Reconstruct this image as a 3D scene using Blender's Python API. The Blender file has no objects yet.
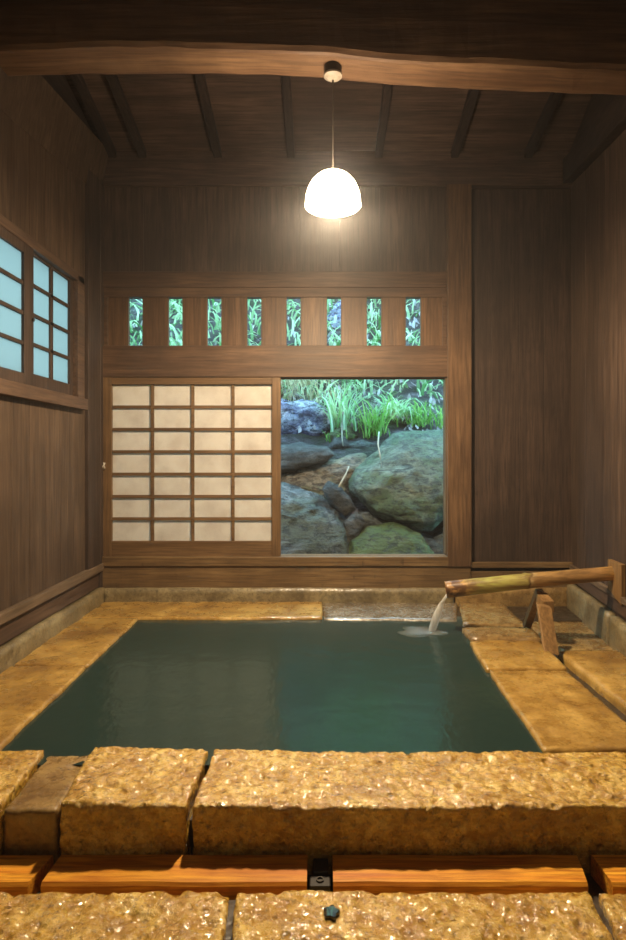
import bpy, bmesh, math, random
from mathutils import Vector, noise, Matrix

sc = bpy.context.scene
COL = sc.collection
CAMZ = 0.853
F = 600.0
# ------------------------------------------------------------------ camera
cd = bpy.data.cameras.new('camera')
cam = bpy.data.objects.new('camera', cd)
COL.objects.link(cam)
cam.location = (0, 0, CAMZ)
cam.rotation_euler = (math.pi / 2, 0, 0)
cd.sensor_fit = 'AUTO'
cd.sensor_width = 36
cd.lens = F / 940 * 36
cd.shift_x = -7 / 940
cd.shift_y = -15 / 940
cd.clip_start = 0.02
sc.camera = cam
# ------------------------------------------------------------------ sky
w = bpy.data.worlds.new('sky')
sc.world = w
w.use_nodes = True
nt = w.node_tree
nt.nodes.clear()
wo = nt.nodes.new('ShaderNodeOutputWorld')
bg = nt.nodes.new('ShaderNodeBackground')
bg.inputs['Color'].default_value = (0.38, 0.76, 1.0, 1)
bg.inputs['Strength'].default_value = 7.6
nt.links.new(bg.outputs[0], wo.inputs[0])
# ------------------------------------------------------------------ exposure
sc.view_settings.view_transform = 'Standard'
sc.view_settings.look = 'None'
sc.view_settings.gamma = 1
sc.view_settings.use_curve_mapping = False
sc.view_settings.exposure = 0.0
LAMP_POINT = 245.0       # watts of the bulb inside the shade
SHADE_EMIT = 75.0
REAR = 0.055              # power share of the unseen lamp added behind the camera
LAMP_COL = (1.0, 0.76, 0.48)
sc.cycles.max_bounces = 10
sc.cycles.diffuse_bounces = 6

# ================================================================== materials
class NT:
    def __init__(s, name):
        s.m = bpy.data.materials.new(name)
        s.m.use_nodes = True
        s.t = s.m.node_tree
        s.t.nodes.clear()
        s.out = s.t.nodes.new('ShaderNodeOutputMaterial')
    def n(s, kind, **kw):
        nd = s.t.nodes.new('ShaderNode' + kind)
        for k, v in kw.items():
            if hasattr(nd, k) and k not in ('Scale', 'Detail'):
                setattr(nd, k, v)
        return nd
    def l(s, a, b):
        s.t.links.new(a, b)
    def coords(s, scale=(1, 1, 1), rot=(0, 0, 0), island=False):
        tc = s.n('TexCoord')
        mp = s.n('Mapping')
        mp.inputs['Scale'].default_value = scale
        mp.inputs['Rotation'].default_value = rot
        s.l(tc.outputs['Object'], mp.inputs['Vector'])
        if island:
            g = s.n('NewGeometry')
            m = s.n('Math', operation='MULTIPLY')
            m.inputs[1].default_value = 37.0
            s.l(g.outputs['Random Per Island'], m.inputs[0])
            s.l(m.outputs[0], mp.inputs['Location'])
        return mp.outputs[0]
    def noise(s, vec, scale, detail=4, rough=0.55, dist=0.0):
        nd = s.n('TexNoise')
        nd.inputs['Scale'].default_value = scale
        nd.inputs['Detail'].default_value = detail
        nd.inputs['Roughness'].default_value = rough
        nd.inputs['Distortion'].default_value = dist
        s.l(vec, nd.inputs['Vector'])
        return nd.outputs['Fac']
    def ramp(s, fac, stops):
        r = s.n('ValToRGB')
        e = r.color_ramp.elements
        while len(e) < len(stops):
            e.new(0.5)
        for i, (p, c) in enumerate(stops):
            e[i].position = p
            e[i].color = (c, c, c, 1) if isinstance(c, (int, float)) else (*c, 1)
        s.l(fac, r.inputs[0])
        return r.outputs[0]
    def mix(s, fac, a, b, mode='MIX'):
        m = s.n('Mix')
        m.data_type = 'RGBA'
        m.blend_type = mode
        ins = [i for i in m.inputs if i.enabled]
        for sock, v in zip((m.inputs[0], m.inputs[6], m.inputs[7]), (fac, a, b)):
            if hasattr(v, 'links'):
                s.l(v, sock)
            elif isinstance(v, (int, float)):
                sock.default_value = v
            else:
                sock.default_value = (*v, 1)
        return m.outputs[2]
    def bump(s, h, strength=0.4, dist=0.01, prev=None):
        b = s.n('Bump')
        b.inputs['Strength'].default_value = strength
        b.inputs['Distance'].default_value = dist
        s.l(h, b.inputs['Height'])
        if prev is not None:
            s.l(prev, b.inputs['Normal'])
        return b.outputs[0]
    def pbr(s, color, rough, normal=None, **kw):
        p = s.n('BsdfPrincipled')
        for k, v in (('Base Color', color), ('Roughness', rough)):
            if hasattr(v, 'links'):
                s.l(v, p.inputs[k])
            else:
                p.inputs[k].default_value = (*v, 1) if k == 'Base Color' else v
        if normal is not None:
            s.l(normal, p.inputs['Normal'])
        for k, v in kw.items():
            p.inputs[k.replace('_', ' ')].default_value = v
        s.l(p.outputs[0], s.out.inputs[0])
        return p

def wood(name, dark, light, axis='z', rough=0.6, bump=0.35, vary=0.5, dens=1.0, spots=0.0, spec=0.35):
    """grain runs along the axis"""
    n = NT(name)
    hi, lo = 22 * dens, 1.2 * dens
    scv = {'x': (lo, hi, hi), 'y': (hi, lo, hi), 'z': (hi, hi, lo)}[axis]
    v = n.coords(scv, island=True)
    g1 = n.noise(v, 1.0, 6, 0.62, 0.4)
    scv2 = tuple(a * 4 for a in scv)
    g2 = n.noise(n.coords(scv2, island=True), 1.0, 3, 0.6)
    c = n.ramp(g1, [(0.33, dark), (0.68, light)])
    c = n.mix(n.ramp(g2, [(0.42, 0.0), (0.68, 0.75)]), c, tuple(x * 0.5 for x in dark))
    blot = n.noise(n.coords((1, 1, 1)), 2.3, 4, 0.6)
    c = n.mix(n.ramp(blot, [(0.38, 0.55), (0.62, 0.0)]), c, tuple(x * 0.55 for x in dark))
    g = n.n('NewGeometry')
    iv = n.ramp(g.outputs['Random Per Island'], [(0.0, 1.0 - vary * 0.5), (1.0, 1.0 + vary * 0.25)])
    c = n.mix(1.0, c, iv, 'MULTIPLY')
    if spots:
        sp = n.noise(n.coords((5, 5, 2)), 5, 3, 0.6)
        c = n.mix(n.ramp(sp, [(0.62, 0.0), (0.74, spots)]), c, (0.02, 0.012, 0.008))
    nm = n.bump(g1, bump, 0.008)
    nm = n.bump(g2, bump * 0.8, 0.003, nm)
    n.pbr(c, rough, nm, Specular_IOR_Level=spec)
    return n.m

def stone(name, cols, rough=(0.25, 0.6), scale=6.0, bump=0.6, pits=0.5, fine=60.0, wet=0.5, speck=0.6):
    n = NT(name)
    v = n.coords()
    a = n.noise(v, scale, 7, 0.66, 0.3)
    b = n.noise(v, scale * 4.3, 6, 0.7)
    d = n.noise(v, fine, 5, 0.75)
    c = n.ramp(a, [(0.34, cols[0]), (0.5, cols[1]), (0.64, cols[2])])
    c = n.mix(n.ramp(b, [(0.40, speck), (0.56, 0.0)]), c, cols[0])
    c = n.mix(n.ramp(d, [(0.36, speck), (0.47, 0.0)]), c, tuple(x * 0.35 for x in cols[0]))
    c = n.mix(n.ramp(d, [(0.56, 0.0), (0.68, speck * 0.5)]), c, tuple(min(1, x * 1.35) for x in cols[2]))
    vo = n.n('TexVoronoi')
    vo.inputs['Scale'].default_value = fine * 0.55
    n.l(v, vo.inputs['Vector'])
    pit = n.ramp(vo.outputs['Distance'], [(0.0, 0.0), (0.3, 1.0)])
    nm = n.bump(b, bump * 0.6, 0.02)
    nm = n.bump(d, bump * 0.5, 0.006, nm)
    nm = n.bump(pit, pits, 0.006, nm)
    cn = n.bump(n.noise(v, 48, 2, 0.5), bump, 0.010)
    r = n.ramp(b, [(0.40, rough[0]), (0.6, rough[1])])
    p = n.pbr(c, r, nm, Specular_IOR_Level=wet)
    p.inputs['Coat Weight'].default_value = min(1.0, wet)
    p.inputs['Coat Roughness'].default_value = rough[0] * 0.7
    n.l(cn, p.inputs['Coat Normal'])
    return n.m

M = {}
M['wall'] = wood('aged brown cedar', (0.0542, 0.0332, 0.0239), (0.1193, 0.0758, 0.0527), 'z', 0.62, 0.3, 0.35)
M['wall_stain'] = wood('stained cedar panel', (0.0433, 0.0260, 0.0195), (0.0903, 0.0549, 0.0390), 'z', 0.62, 0.3, 0.3, spots=0.5)
M['beam_x'] = wood('brown beam', (0.0738, 0.0377, 0.0205), (0.1517, 0.0861, 0.0476), 'x', 0.55, 0.3, 0.3)
M['transom'] = wood('reddish brown boards', (0.0880, 0.0440, 0.0216), (0.1680, 0.0920, 0.0456), 'z', 0.5, 0.3, 0.4)
M['lowbeam'] = wood('weathered low beam', (0.13, 0.075, 0.034), (0.26, 0.165, 0.075), 'x', 0.5, 0.35, 0.3, spots=0.5)
M['post'] = wood('brown post', (0.0880, 0.0440, 0.0216), (0.1760, 0.1000, 0.0496), 'z', 0.55, 0.3, 0.3)
M['darkpost'] = wood('dark post', (0.0405, 0.0252, 0.0198), (0.0810, 0.0522, 0.0387), 'z', 0.6, 0.3, 0.3)
M['wall_l'] = wood('grey brown planks', (0.0675, 0.0414, 0.0261), (0.1395, 0.0900, 0.0576), 'z', 0.6, 0.3, 0.35)
M['board_y'] = wood('grey brown board', (0.12, 0.08, 0.05), (0.24, 0.17, 0.11), 'y', 0.55, 0.3, 0.3)
M['dark_y'] = wood('dark board', (0.07, 0.04, 0.028), (0.13, 0.08, 0.05), 'y', 0.55, 0.3, 0.3)
M['ceil'] = wood('ceiling boards', (0.0605, 0.0363, 0.0275), (0.1375, 0.0858, 0.0605), 'x', 0.7, 0.3, 0.35)
M['rafter'] = wood('dark rafter', (0.022, 0.014, 0.012), (0.05, 0.031, 0.023), 'y', 0.65, 0.3, 0.3)
M['log'] = wood('hewn log', (0.13, 0.065, 0.032), (0.27, 0.155, 0.08), 'x', 0.6, 0.5, 0.0, 0.7)
M['shoji_wood'] = wood('screen cedar', (0.1302, 0.0713, 0.0310), (0.2108, 0.1240, 0.0589), 'z', 0.5, 0.2, 0.2)
M['shoji_rail'] = wood('screen rail cedar', (0.1260, 0.0690, 0.0300), (0.2040, 0.1200, 0.0570), 'x', 0.5, 0.2, 0.2)
M['gutter'] = wood('orange timber', (0.66, 0.20, 0.02), (1.0, 0.52, 0.05), 'x', 0.5, 0.2, 0.1, 1.6, spec=0.2)
M['gutter_shade'] = wood('shaded red brown timber', (0.20, 0.06, 0.02), (0.55, 0.19, 0.045), 'x', 0.25, 0.3, 0.1, 0.8, spec=0.6)  # shadowed back half of the orange boards as a colour; not assigned
M['trestle'] = wood('trestle timber', (0.22, 0.12, 0.045), (0.42, 0.25, 0.10), 'z', 0.5, 0.4, 0.3)
M['yellow_stone'] = stone('rough ochre stone', ((0.38, 0.19, 0.022), (0.67, 0.41, 0.06), (0.88, 0.63, 0.17)), (0.10, 0.35), 8, 1.0, 1.0, 60, 1.0, 0.75)
M['smooth_stone'] = stone('worn ochre stone', ((0.20, 0.105, 0.026), (0.37, 0.215, 0.048), (0.55, 0.35, 0.095)), (0.2, 0.5), 3.2, 0.35, 0.2, 80, 0.5, 0.4)
M['wet_stone'] = stone('wet brown stone', ((0.15, 0.085, 0.03), (0.30, 0.19, 0.07), (0.42, 0.29, 0.11)), (0.15, 0.4), 5, 0.35, 0.2, 60, 0.6)
M['grey_stone'] = stone('grey wet stone', ((0.10, 0.08, 0.06), (0.20, 0.165, 0.12), (0.30, 0.25, 0.18)), (0.12, 0.35), 5, 0.3, 0.2, 60, 0.7)  # grey of the window's reflection put into the wet stone's colour
M['curb'] = stone('pale curb stone', ((0.11, 0.085, 0.045), (0.20, 0.155, 0.08), (0.30, 0.245, 0.13)), (0.35, 0.6), 5, 0.3, 0.15, 60, 0.4)
M['basin'] = stone('dark basin stone', ((0.03, 0.025, 0.02), (0.07, 0.06, 0.05), (0.10, 0.09, 0.07)), (0.3, 0.6), 6, 0.4, 0.2, 60)
M['gap'] = stone('dark wet mortar', ((0.02, 0.014, 0.01), (0.04, 0.028, 0.018), (0.06, 0.04, 0.025)), (0.3, 0.6), 6, 0.4, 0.2, 60)

def paper_mat():
    n = NT('screen paper')
    v = n.coords()
    a = n.noise(v, 9, 5, 0.6)
    c = n.ramp(a, [(0.3, (0.60, 0.54, 0.48)), (0.6, (0.74, 0.69, 0.62))])
    d = n.n('BsdfDiffuse'); n.l(c, d.inputs[0])
    t = n.n('BsdfTranslucent'); n.l(c, t.inputs[0])
    m = n.n('MixShader'); m.inputs[0].default_value = 0.35
    n.l(d.outputs[0], m.inputs[1]); n.l(t.outputs[0], m.inputs[2]); n.l(m.outputs[0], n.out.inputs[0])
    return n.m
M['paper'] = paper_mat()

def frosted():
    n = NT('frosted glass')
    t = n.n('BsdfTranslucent'); t.inputs[0].default_value = (0.40, 0.40, 0.37, 1)
    g = n.n('BsdfPrincipled'); g.inputs['Base Color'].default_value = (0.25, 0.3, 0.3, 1); g.inputs['Roughness'].default_value = 0.3
    m = n.n('MixShader'); m.inputs[0].default_value = 0.15
    n.l(t.outputs[0], m.inputs[1]); n.l(g.outputs[0], m.inputs[2]); n.l(m.outputs[0], n.out.inputs[0])
    return n.m
M['frosted'] = frosted()

def water_mat():
    n = NT('hot spring water')
    v = n.coords((1, 1, 1))
    a = n.noise(v, 9, 3, 0.5)
    b = n.noise(n.coords((2.2, 1.0, 1)), 22, 2, 0.5)
    nm = n.bump(a, 0.25, 0.012)
    nm = n.bump(b, 0.22, 0.004, nm)
    p = n.pbr((0.014, 0.032, 0.029), 0.2, nm, Specular_IOR_Level=0.5)
    p.inputs['IOR'].default_value = 1.33
    return n.m
M['water'] = water_mat()

def puddle_mat():
    n = NT('puddle water')
    p = n.pbr((0.03, 0.025, 0.015), 0.03, None, Specular_IOR_Level=0.8)
    return n.m
M['puddle'] = puddle_mat()

def stream_mat(name, dens, col=(0.85, 0.84, 0.80), nscale=(30, 30, 4)):
    n = NT(name)
    v = n.coords(nscale)
    a = n.noise(v, 1.0, 3, 0.6)
    f = n.ramp(a, [(0.3, dens * 0.55), (0.7, min(1, dens * 1.25))])
    tr = n.n('BsdfTransparent')
    d = n.n('BsdfPrincipled'); d.inputs['Base Color'].default_value = (*col, 1); d.inputs['Roughness'].default_value = 0.25
    m = n.n('MixShader')
    n.l(f, m.inputs[0]); n.l(tr.outputs[0], m.inputs[1]); n.l(d.outputs[0], m.inputs[2]); n.l(m.outputs[0], n.out.inputs[0])
    return n.m
M['stream'] = stream_mat('falling water', 0.5)
M['foam'] = stream_mat('foam', 0.06, (0.75, 0.85, 0.88), (30, 60, 30))

def simple(name, col, rough=0.5, metal=0.0, spec=0.5):
    n = NT(name)
    v = n.coords()
    a = n.noise(v, 40, 3)
    c = n.ramp(a, [(0.3, tuple(x * 0.8 for x in col)), (0.7, col)])
    n.pbr(c, rough, None, Metallic=metal, Specular_IOR_Level=spec)
    return n.m
M['rose_dark'] = simple('dark metal', (0.05, 0.045, 0.04), 0.4, 0.3)
M['rose_light'] = simple('pale plastic', (0.35, 0.30, 0.24), 0.5)
M['cord'] = simple('cord', (0.10, 0.075, 0.055), 0.7)
M['knob'] = simple('pale knob', (0.75, 0.70, 0.62), 0.4)
M['iron'] = simple('dark iron', (0.04, 0.035, 0.03), 0.5, 0.6)
M['drain'] = simple('black drain', (0.018, 0.014, 0.012), 0.6)

def emit(name, col, s):
    n = NT(name)
    e = n.n('Emission'); e.inputs[0].default_value = (*col, 1); e.inputs[1].default_value = s
    n.l(e.outputs[0], n.out.inputs[0])
    return n.m
M['shade'] = emit('lit opal glass', (1.0, 0.78, 0.52), SHADE_EMIT)
M['bulb'] = emit('lit bulb', (1.0, 0.80, 0.52), 30)

def bamboo_mat():
    n = NT('bamboo')
    tc = n.n('TexCoord')
    sx = n.n('SeparateXYZ'); n.l(tc.outputs['Object'], sx.inputs[0])
    mr = n.n('MapRange'); mr.inputs['From Min'].default_value = -0.43; mr.inputs['From Max'].default_value = 0.43
    n.l(sx.outputs[0], mr.inputs[0])
    wv = n.noise(n.coords((3, 9, 9)), 2.0, 4, 0.6)
    ad = n.n('Math', operation='MULTIPLY_ADD'); ad.inputs[1].default_value = 0.16; n.l(wv, ad.inputs[0])
    sub = n.n('Math', operation='SUBTRACT'); sub.inputs[1].default_value = 0.08
    n.l(mr.outputs[0], ad.inputs[2]); n.l(ad.outputs[0], sub.inputs[0])
    c = n.ramp(sub.outputs[0], [(0.0, (0.30, 0.16, 0.08)), (0.13, (0.55, 0.30, 0.09)), (0.22, (0.33, 0.33, 0.08)), (0.48, (0.32, 0.27, 0.08)), (0.497, (0.10, 0.05, 0.02)), (0.51, (0.45, 0.33, 0.16)), (0.54, (0.34, 0.20, 0.07)), (0.85, (0.32, 0.18, 0.07)), (1.0, (0.65, 0.34, 0.06))])
    st = n.noise(n.coords((2.5, 60, 60)), 1.0, 3, 0.6)
    c = n.mix(n.ramp(st, [(0.40, 0.0), (0.62, 0.75)]), c, (0.13, 0.07, 0.025))
    ed = n.noise(n.coords((18, 22, 22)), 1.0, 4, 0.6)
    m1 = n.ramp(sub.outputs[0], [(0.10, 1.0), (0.28, 0.0)])
    m2 = n.ramp(ed, [(0.46, 0.0), (0.54, 0.9)])
    mm = n.n('Math', operation='MULTIPLY'); n.l(m1, mm.inputs[0]); n.l(m2, mm.inputs[1])
    c = n.mix(mm.outputs[0], c, (0.07, 0.03, 0.015))
    n.pbr(c, 0.35, n.bump(st, 0.2, 0.002), Specular_IOR_Level=0.5)
    return n.m
M['bamboo'] = bamboo_mat()
M['bamboo_in'] = simple('bamboo inside', (0.16, 0.07, 0.04), 0.7)

def rockm(name, a, b, c, moss=None, rough=(0.3, 0.65)):
    n = NT(name)
    v = n.coords((1, 1, 1.7), (0, math.radians(28), 0))
    x = n.noise(v, 5, 8, 0.72, 0.8)
    y = n.noise(v, 19, 7, 0.75)
    z = n.noise(n.coords((1, 1, 3.5), (0, math.radians(28), 0)), 7, 6, 0.7, 1.2)
    col = n.ramp(x, [(0.36, a), (0.5, b), (0.62, c)])
    if moss:
        col = n.mix(n.ramp(n.noise(v, 3.2, 7, 0.7), [(0.46, 0.0), (0.57, 0.8)]), col, moss)
    col = n.mix(n.ramp(y, [(0.40, 0.85), (0.52, 0.0)]), col, tuple(q * 0.35 for q in a))
    col = n.mix(n.ramp(z, [(0.36, 0.8), (0.46, 0.0)]), col, tuple(q * 0.3 for q in a))
    nm = n.bump(x, 1.0, 0.08)
    nm = n.bump(z, 0.9, 0.05, nm)
    nm = n.bump(y, 0.9, 0.02, nm)
    n.pbr(col, n.ramp(y, [(0.3, rough[0]), (0.7, rough[1])]), nm)
    return n.m
M['rock_green'] = rockm('green grey rock', (0.07, 0.10, 0.08), (0.19, 0.25, 0.19), (0.30, 0.36, 0.27), (0.12, 0.20, 0.10))
M['rock_grey'] = rockm('blue grey rock', (0.04, 0.055, 0.065), (0.12, 0.15, 0.17), (0.24, 0.27, 0.28), (0.12, 0.16, 0.12))
M['rock_dark'] = rockm('dark rock', (0.025, 0.03, 0.03), (0.07, 0.075, 0.075), (0.15, 0.16, 0.16))
M['rock_beige'] = rockm('beige rock', (0.13, 0.11, 0.09), (0.34, 0.30, 0.23), (0.46, 0.41, 0.32), (0.25, 0.28, 0.15))
M['rock_moss'] = rockm('mossy rock', (0.07, 0.09, 0.05), (0.16, 0.21, 0.09), (0.27, 0.33, 0.14), (0.10, 0.17, 0.05))
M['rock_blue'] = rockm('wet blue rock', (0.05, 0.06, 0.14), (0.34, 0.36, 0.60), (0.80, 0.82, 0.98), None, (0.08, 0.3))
M['soil'] = rockm('leaf litter soil', (0.03, 0.025, 0.03), (0.09, 0.08, 0.09), (0.24, 0.21, 0.25), (0.03, 0.06, 0.025))

def leafm(name, a, b, rough=0.4):
    n = NT(name)
    g = n.n('NewGeometry')
    c = n.ramp(g.outputs['Random Per Island'], [(0.0, a), (1.0, b)])
    p = n.n('BsdfPrincipled'); n.l(c, p.inputs['Base Color']); p.inputs['Roughness'].default_value = rough
    t = n.n('BsdfTranslucent'); n.l(c, t.inputs[0])
    m = n.n('MixShader'); m.inputs[0].default_value = 0.4
    n.l(p.outputs[0], m.inputs[1]); n.l(t.outputs[0], m.inputs[2]); n.l(m.outputs[0], n.out.inputs[0])
    return n.m
M['leaf_green'] = leafm('green blades', (0.08, 0.30, 0.03), (0.42, 0.70, 0.20))
M['leaf_pale'] = leafm('pale green blades', (0.22, 0.50, 0.18), (0.75, 0.95, 0.75))
M['leaf_dry'] = leafm('dry blades', (0.32, 0.26, 0.14), (0.66, 0.62, 0.36))
M['leaf_mix'] = leafm('mixed undergrowth', (0.04, 0.22, 0.04), (0.75, 0.92, 0.62))
M['leaf_litter'] = leafm('fallen leaves', (0.25, 0.2, 0.22), (0.75, 0.70, 0.75))
M['twig'] = simple('pale twig', (0.40, 0.37, 0.28), 0.6)

# ================================================================== helpers
def mesh_obj(name, bm, mat, parent=None, smooth=False, bevel=0.0):
    me = bpy.data.meshes.new(name)
    bmesh.ops.recalc_face_normals(bm, faces=bm.faces)
    bm.to_mesh(me)
    bm.free()
    if smooth:
        for p in me.polygons:
            p.use_smooth = True
    for mm in (mat if isinstance(mat, (list, tuple)) else [mat]):
        me.materials.append(mm)
    o = bpy.data.objects.new(name, me)
    COL.objects.link(o)
    if parent is not None:
        o.parent = parent
        o.matrix_parent_inverse = Matrix.Translation(-Vector(parent.location)) if parent.type == 'EMPTY' and not any(parent.rotation_euler) else Matrix()
    if bevel:
        b = o.modifiers.new('bevel', 'BEVEL')
        b.width = bevel
        b.segments = 2
        b.limit_method = 'ANGLE'
    return o

def tag(o, label=None, cat=None, group=None, kind=None):
    if label: o['label'] = label
    if cat: o['category'] = cat
    if group: o['group'] = group
    if kind: o['kind'] = kind
    return o

def struct(o, label=None):
    o['kind'] = 'structure'
    if label: o['label'] = label
    return o

def empty(name, loc, label, cat, group=None):
    o = bpy.data.objects.new(name, None)
    o.empty_display_size = 0.05
    COL.objects.link(o)
    o.location = loc
    return tag(o, label, cat, group)

def box(bm, x0, x1, y0, y1, z0, z1):
    vs = [bm.verts.new(p) for p in ((x0, y0, z0), (x1, y0, z0), (x1, y1, z0), (x0, y1, z0), (x0, y0, z1), (x1, y0, z1), (x1, y1, z1), (x0, y1, z1))]
    for f in ((0, 3, 2, 1), (4, 5, 6, 7), (0, 1, 5, 4), (1, 2, 6, 5), (2, 3, 7, 6), (3, 0, 4, 7)):
        bm.faces.new([vs[i] for i in f])
    return vs

def hexa(bm, pts):
    """pts: 4 bottom corners (ccw) then 4 top corners"""
    vs = [bm.verts.new(p) for p in pts]
    for f in ((0, 3, 2, 1), (4, 5, 6, 7), (0, 1, 5, 4), (1, 2, 6, 5), (2, 3, 7, 6), (3, 0, 4, 7)):
        bm.faces.new([vs[i] for i in f])

def tube(bm, pts, radii, seg=12, caps=True, flat=1.0):
    rings = []
    pts = [Vector(p) for p in pts]
    for i, p in enumerate(pts):
        t = (pts[min(i + 1, len(pts) - 1)] - pts[max(i - 1, 0)]).normalized()
        up = Vector((0, 0, 1)) if abs(t.z) < 0.9 else Vector((0, 1, 0))
        a = t.cross(up).normalized()
        b = t.cross(a).normalized()
        r = radii[i] if hasattr(radii, '__len__') else radii
        rings.append([bm.verts.new(p + a * math.cos(2 * math.pi * k / seg) * r + b * math.sin(2 * math.pi * k / seg) * r * flat) for k in range(seg)])
    for i in range(len(rings) - 1):
        for k in range(seg):
            bm.faces.new((rings[i][k], rings[i][(k + 1) % seg], rings[i + 1][(k + 1) % seg], rings[i + 1][k]))
    if caps:
        bm.faces.new(rings[0][::-1])
        bm.faces.new(rings[-1])

def lathe(bm, prof, cx, cy, seg=40):
    rings = []
    for r, z in prof:
        if r < 1e-5:
            rings.append([bm.verts.new((cx, cy, z))])
        else:
            rings.append([bm.verts.new((cx + r * math.cos(2 * math.pi * k / seg), cy + r * math.sin(2 * math.pi * k / seg), z)) for k in range(seg)])
    for a, b in zip(rings, rings[1:]):
        for k in range(seg):
            k2 = (k + 1) % seg
            if len(a) == 1 and len(b) == 1: continue
            if len(a) == 1: bm.faces.new((a[0], b[k], b[k2]))
            elif len(b) == 1: bm.faces.new((a[k], b[0], a[k2]))
            else: bm.faces.new((a[k], b[k], b[k2], a[k2]))

def slab(name, quad, ztop, zbot, mat, label, cat='stone slab', micro=0.0, amp=0.006, edge=0.010, res=0.025, group=None, seed=0, wob=0.008, facefn=None, topfn=None, nscale=1.0):
    """stone slab: quad = 4 (x, y) corners near-left, near-right, far-right, far-left"""
    q = [Vector(c) for c in quad]
    L = ((q[1] - q[0]).length + (q[2] - q[3]).length) / 2
    W = ((q[3] - q[0]).length + (q[2] - q[1]).length) / 2
    H = ztop - zbot
    n = [max(2, min(300, int(d / res))) for d in (L, W, H)]
    bm = bmesh.new()
    vd = {}
    so = Vector((seed * 3.7, seed * 1.3, seed * 5.1))
    def pos(i, j, k):
        u, v, t = i / n[0] * L, j / n[1] * W, k / n[2] * H
        c = Vector((min(max(u, edge), L - edge), min(max(v, edge), W - edge), min(t, H - edge)))
        d = Vector((u, v, max(t, 0))) - c
        if d.length > edge:
            d = d.normalized() * edge
        p = c + d
        a, b = p.x / L, p.y / W
        xy = q[0] * (1 - a) * (1 - b) + q[1] * a * (1 - b) + q[2] * a * b + q[3] * (1 - a) * b
        P = Vector((xy.x, xy.y, zbot + p.z))
        nv = noise.noise_vector(P * 9 * nscale + so) * amp + noise.noise_vector(P * 30 * nscale + so) * amp * 0.6
        if micro:
            nv = nv + noise.noise_vector(P * 75 + so) * micro
            pt = noise.noise(P * 48 + so * 2)
            if pt > .28: nv.z -= (pt - .28) * micro * 9
            pt = noise.noise(P * 22 + so * 3)
            if pt > .36: nv.z -= (pt - .36) * micro * 12
        lo = noise.noise_vector(P * 3 + so) * wob
        P = P + nv + Vector((lo.x, lo.y, lo.z * 0.3))
        if topfn:
            P.z += topfn(P.x, P.y) * (k / n[2])
        return P
    def V(i, j, k):
        key = (i, j, k)
        if key not in vd:
            vd[key] = bm.verts.new(pos(i, j, k))
        return vd[key]
    for i in range(n[0]):
        for j in range(n[1]):
            bm.faces.new((V(i, j, n[2]), V(i + 1, j, n[2]), V(i + 1, j + 1, n[2]), V(i, j + 1, n[2])))
            bm.faces.new((V(i, j, 0), V(i, j + 1, 0), V(i + 1, j + 1, 0), V(i + 1, j, 0)))
    for k in range(n[2]):
        for i in range(n[0]):
            bm.faces.new((V(i, 0, k), V(i + 1, 0, k), V(i + 1, 0, k + 1), V(i, 0, k + 1)))
            bm.faces.new((V(i, n[1], k), V(i, n[1], k + 1), V(i + 1, n[1], k + 1), V(i + 1, n[1], k)))
        for j in range(n[1]):
            bm.faces.new((V(0, j, k), V(0, j, k + 1), V(0, j + 1, k + 1), V(0, j + 1, k)))
            bm.faces.new((V(n[0], j, k), V(n[0], j + 1, k), V(n[0], j + 1, k + 1), V(n[0], j, k + 1)))
    o = mesh_obj(name, bm, mat, smooth=True)
    return tag(o, label, cat, group)

# back wall pixels -> metres (the wall stands 3.53 m from the camera)
YB = 3.53
def BX(px): return (px - 320) / F * YB
def BZ(py): return CAMZ + (455 - py) / F * YB
XL = -1.293
def XR(y): return 1.48 - (YB - y) * 0.125
def ZC(y): return 3.482 - 0.24 * y       # underside of the ceiling boards
random.seed(4)

# ================================================================== shell
bm = bmesh.new(); box(bm, -1.8, 1.9, -3.2, 3.75, -0.9, -0.62)
struct(mesh_obj('floor', bm, M['gap']), 'dark bed below the stone paving')

# ceiling boards
bm = bmesh.new()
y = -3.2; i = 0
while y < 3.8:
    wd = 0.205
    y1 = y + wd
    z0, z1 = ZC(y), ZC(y1)
    lap = 0.006
    hexa(bm, [(-1.7, y, z0), (1.8, y, z0), (1.8, y1 + 0.01, z1 - lap), (-1.7, y1 + 0.01, z1 - lap),
              (-1.7, y, z0 + 0.03), (1.8, y, z0 + 0.03), (1.8, y1 + 0.01, z1 + 0.024), (-1.7, y1 + 0.01, z1 + 0.024)])
    y = y1
struct(mesh_obj('ceiling', bm, M['ceil']), 'sloping brown board ceiling')
tn = [0]
def trim(bm, mat, label, bevel=0.004, smooth=False):
    tn[0] += 1
    return struct(mesh_obj('trim_%d' % tn[0], bm, mat, bevel=bevel, smooth=smooth), label)
for x in (-1.215, -1.04, -0.60, -0.17, 0.345, 0.79, 1.22):
    bm = bmesh.new()
    hexa(bm, [(x - .022, 0, ZC(0) - .042), (x + .022, 0, ZC(0) - .042), (x + .022, 3.56, ZC(3.56) - .042), (x - .022, 3.56, ZC(3.56) - .042),
              (x - .022, 0, ZC(0) + .01), (x + .022, 0, ZC(0) + .01), (x + .022, 3.56, ZC(3.56) + .01), (x - .022, 3.56, ZC(3.56) + .01)])
    trim(bm, M['rafter'], 'dark ceiling rafter')

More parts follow.
